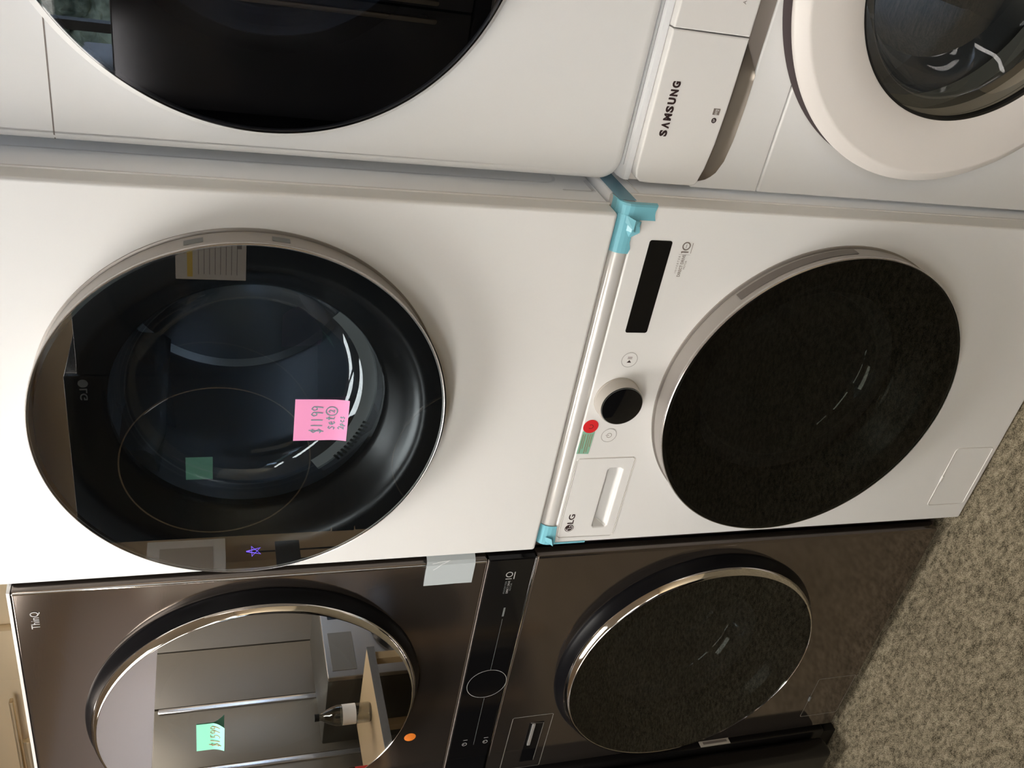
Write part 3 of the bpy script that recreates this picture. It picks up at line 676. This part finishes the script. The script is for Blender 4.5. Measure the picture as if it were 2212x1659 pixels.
# blue tape at the washer's corners
BT = thing('packing_tape', 'light blue packing tape wrapped over the white washer\'s top corner by the stack gap', 'tape', (0, 0, 0))
LP = [(-.1, 0), (.9665, 0), (.9725, 0), (.9790, .0012), (.9850, .0038), (.9895, .0075), (.9928, .0125), (.9950, .0185), (.9962, .032)]
def lipy(z):
    z -= .0010
    for (z0, y0), (z1, y1) in zip(LP, LP[1:]):
        if z <= z1: return y0 + (y1-y0)*(z-z0)/(z1-z0) - .0007 - .0014
    return .032
ZS = (.9335, .945, .955, .966, .973, .980, .986, .9905, .994, .9960, .9972)
A1 = []
for i, x in enumerate((.6779, .682, .687, .693, .6990, .7022, .7034)):
    r = []
    for z in ZS:
        yy = lipy(z)
        if i == 5: yy += .0015
        if i == 6: yy = max(yy, 0)+.006
        if i == 7: yy = max(yy, 0)+.020
        r.append((x, yy, z + (.0035*math.sin(PI*(x-.6779)/.026) if z < .94 else 0)))
    A1.append(r)
tapemesh('tape_strip', A1, M['bluetape'], BT)
A2 = []
for i, x in enumerate((.6215, .630, .640, .650, .660, .670, .684)):
    e = .0022*math.sin(i*1.9) + (.006 if i > 3 else 0)
    A2.append([(x, lipy(z) - .0005 - (.006 if (i in (4, 5) and j < 2) else 0), z - (e if j == 0 else 0)) for j, z in enumerate((.9660, .972, .978, .984, .989, .993, .9955))])
tapemesh('tape_strip', A2, M['bluetape'], BT)
tapemesh('tape_fold', [[(.655, -.004, .959), (.664, -.012, .971), (.674, -.004, .984)], [(.676, -.004, .957), (.680, -.010, .970), (.685, -.003, .984)]], M['bluetape'], BT)
tapemesh('tape_strip', [[(.7036, y, z) for z in (.966, .974, .984, .9945)] for y in (.012, .05, .12, .20)], M['bluefilm'], BT)
B2 = thing('packing_tape', 'light blue packing tape folded over the white washer\'s top corner beside the dark tower', 'tape', (0, 0, 0))
tapemesh('tape_strip', [[(x, lipy(z)-.0005, z) for z in (.9600+(x-.0145)*.10, .9665, .973, .980, .986, .9915, .9950)] for x in (.0145, .022, .032, .045, .060)], M['bluetape'], B2)
tapemesh('tape_strip', [[(x, -.0019, z) for z in (.898, .915, .935, .950, .966)] for x in (.0143, .0165, .0185)], M['bluetape'], B2)
tapemesh('tape_fold', [[(.014, -.003, .962), (.018, -.011, .967), (.024, -.003, .980)], [(.030, -.0035, .966), (.034, -.009, .972), (.036, -.003, .984)]], M['bluetape'], B2)
# ================================================================== what stands across the aisle (mirrored in the doors)
def dark_stack(x, wd, h, label, logo=False, ring='gasket', cz=1.555):
    t = thing('stacked_washer_dryer', label, 'washer dryer tower', (x, -1.92, FL), PI, 'dark machines across the aisle')
    q = wd/2-.003
    boxo('cabinet', M['blacksteel'], t, -q, q, .012, .75, 0, h, .008)
    for z0, z1, c in ((.01, .98, .50), (1.085, h, cz)):
        plate('front_panel', [rrect(-q, q, z0, z1, .005, 3)], -.010, .014, .004, M['blacksteel'], t)
        dq = lathe('door', [(.363, -.010), (.355, -.020), (.345, -.022), (0, -.022)], 0, c, M['blackgl'], t, 90)
        lathe('door_ring', [(.3635, -.016), (.361, -.0235), (.3555, -.0225)], 0, c, M[ring], dq, 90)
    plate('control_panel', [rrect(-q, q, .985, 1.08, .002, 2)], -.012, .014, .002, M['blackgl'], t)
    if logo:
        glyphs('LG', -.350, 2.000, .05, .026, 'logo_lettering', M['gasket'], t, -.0115, bold=.02)
        lathe('logo_badge', [(0, -.0115), (.017, -.0115)], -.372, 2.013, M['gasket'], t, 24)
    return t
dark_stack(-1.185, .81, 2.075, 'black stacked washer and dryer across the aisle, with a green note and chrome door ring', True, 'chrome')
dark_stack(-.375, .81, 2.03, 'black stacked washer and dryer across the aisle, with the energy sheet', False, 'blackgl')
gs = thing('energy_sheet', 'pale energy sheet with a yellow band, reflected in the white dryer\'s door', 'sheet', (-.275, -1.895, 1.565))
boxo('paper', M['label'], gs, -.10, .10, 0, .001, -.115, .115)
boxo('yellow_band', M['yellow'], gs, -.09, .09, .001, .0015, .060, .078)
for k in range(8): boxo('print_line', M['greyink'], gs, -.08, .08, .001, .0014, .04-.018*k, .042-.018*k)
boxo('print_block', M['greyink'], gs, .02, .07, .001, .0014, -.10, -.085)
def sheet(name, x, z, w_, h_, m, lab, y):
    o = boxo(name, m, None, x-w_/2, x+w_/2, y, y+.001, z-h_/2, z+h_/2); tag(o, lab, 'note'); return o
sheet('price_note', -1.205, 1.61, .11, .10, M['mint'], 'green sticky note on the dark stacked machine with the chrome door ring', -1.896)
sheet('price_note', -.20, 1.80, .07, .06, M['mint'], 'green sticky note above the energy sheet on a dark machine', -1.907)
for i, (x, wd, h) in enumerate(((.46, .84, 1.875), (1.34, .86, 1.80))):
    k = thing('refrigerator', ('black refrigerator beside the dark stacked machines across the aisle', 'black refrigerator at the right end of the row across the aisle')[i], 'refrigerator', (x, -2.0, FL), PI)
    boxo('cabinet', M['stainside'], k, -wd/2, wd/2, .06, .75, .02, h, .006)
    for sg in (-1, 1):
        dq = boxo('door', M['darkgrey'], k, min(sg*.002, sg*wd/2), max(sg*.002, sg*wd/2), 0, .055, .72, h, .008)
        boxo('handle', M['silver'], dq, sg*.030-.009, sg*.030+.009, -.045, -.025, .85, h-.10, .007)
        boxo('handle_post', M['taupe'], dq, sg*.030-.008, sg*.030+.008, -.03, .002, h-.16, h-.14)
        boxo('handle_post', M['taupe'], dq, sg*.030-.008, sg*.030+.008, -.03, .002, .88, .90)
    dq = boxo('freezer_drawer', M['blacksteel'], k, -wd/2, wd/2, 0, .055, .05, .715, .008)
    boxo('handle', M['taupe'], dq, -wd/2+.06, wd/2-.06, -.03, .002, .64, .66, .007)
# refrigerators along the left wall
def fridge(y, label, m):
    k = thing('refrigerator', label, 'refrigerator', (-3.10, y, FL), PI/2, 'stainless refrigerators on the left wall')
    boxo('cabinet', M['stainside'], k, -.375, .375, .06, .78, .02, 1.86, .006)
    for sg in (-1, 1):
        dq = boxo('door', m, k, min(sg*.004, sg*.375), max(sg*.004, sg*.375), 0, .055, .78, 1.86, .004)
        xx = -.375 if sg < 0 else .004
        if y > -2.5: boxo('handle', M['bright'], dq, xx, xx+.030, -.008, .004, .80, 1.84, .003)
    dq = boxo('freezer_drawer', m, k, -.375, .375, 0, .055, .05, .772, .006)
    boxo('handle', M['bright'], dq, -.36, .36, -.006, .004, .745, .765, .003)
fridge(-2.62, 'darker handleless refrigerator in the left corner of the shop', M['darkfridge'])
fridge(-1.86, 'stainless refrigerator in the middle of the left wall', M['stainless'])
fridge(-1.10, 'stainless refrigerator at the near end of the left wall', M['stainless'])
k = thing('washer', 'silver washer with a black door in front of the refrigerators', 'washer', (-2.48, -2.15, FL), PI/2)
boxo('cabinet', M['stainside'], k, -.33, .33, .02, .50, 0, 1.045, .01)
plate('front_panel', [rrect(-.33, .33, .005, 1.045, .008, 3)], -.006, .021, .004, M['silver'], k)
plate('display', [rrect(-.24, -.04, .93, 1.01, .004, 3)], -.008, -.004, .001, M['blackgl'], k)
plate('drawer', [rrect(.05, .29, .90, 1.02, .004, 3)], -.008, -.004, .001, M['stainless'], k)
lathe('door', [(.26, -.006), (.255, -.04), (.24, -.045), (0, -.045)], 0, .55, M['blackgl'], k, 60)
k = thing('table', 'wooden counter with bottles, reflected in the dark tower\'s door', 'table', (-2.48, -1.25, FL))
boxo('tabletop', M['wood'], k, -.28, .28, -.50, .50, .86, .895, .006)
for sx in (-1, 1):
    for sy in (-1, 1): boxo('leg', M['wood'], k, sx*.25-.02, sx*.25+.02, sy*.46-.02, sy*.46+.02, .001, .865)
boxo('edge_strip', M['bright'], k, .28, .286, -.50, .50, .86, .895)
def bottle(x, y, h, r, body, cap, label, band):
    o = thing('bottle', label, 'bottle', (x, y, FL+.895)); bm = bmesh.new(); n = 24
    prof = [(0, 0), (r*.9, 0), (r, .01), (r, h*.62), (r*.75, h*.75), (r*.35, h*.88), (r*.33, h*.93), (0, h*.93)]
    def rev(prof, nm, m):
        bm = bmesh.new(); rows = []
        for q, z in prof: rows.append([bm.verts.new((q*math.cos(2*PI*i/n), q*math.sin(2*PI*i/n), z)) for i in range(n)] if q > 0 else [bm.verts.new((0, 0, z))])
        for A, B in zip(rows, rows[1:]):
            for i in range(n):
                j = (i+1) % n
                if len(A) == 1: bm.faces.new((A[0], B[i], B[j]))
                elif len(B) == 1: bm.faces.new((A[i], A[j], B[0]))
                else: bm.faces.new((A[i], A[j], B[j], B[i]))
        return frombm(nm, bm, m, o, True, .8)
    rev(prof, 'body', body)
    rev([(r*.38, h*.92), (r*.38, h), (0, h)], 'cap', cap)
    rev([(r*1.01, h*.28), (r*1.01, h*.52)], 'wrapper', band)
bottle(-2.36, -1.52, .25, .045, M['bowl_clear'], M['blackpl'], 'clear bottle with a pale wrapper on the wooden counter', M['paper'])
bottle(-2.34, -1.19, .22, .040, M['cola'], M['redplastic'], 'cola bottle with a red wrapper on the wooden counter', M['redplastic'])
k = thing('notice_board', 'white framed board in the far corner beyond the refrigerators', 'board', (-3.40, -3.55, 1.46))
boxo('board', M['paper'], k, 0, .02, -.30, .30, 0, .50, .004)
boxo('frame', M['label'], k, .02, .026, -.22, .22, .08, .42, .002)
boxo('post', M['label'], k, -.03, -.001, -.02, .02, -1.47, .30)
k = thing('star_light', 'small glowing purple star light near the far corner', 'light', (-3.30, -3.62, 1.28))
M['purple'] = mat('purple_led', (.2, .1, 1), .5, emit=(.25, .15, 1.0), es=6)
strokes('star', [[(.05*math.sin(2*PI*i*2/5), .05*math.cos(2*PI*i*2/5)) for i in range(6)]], .010, M['purple'], k, fn=lambda u, v: Vector((0, u, v)))
boxo('stake', M['blackpl'], k, -.012, -.004, -.004, .004, -1.29, .05)
k = thing('shop_sign', 'small dark lettered sign standing below the purple star light', 'sign', (-3.24, -3.45, FL))
boxo('sign_plate', M['frame'], k, 0, .01, -.18, .10, 1.00, 1.16, .003)
boxo('post', M['blackpl'], k, -.02, -.001, -.02, .02, .001, 1.1)
bpy.context.view_layer.update()
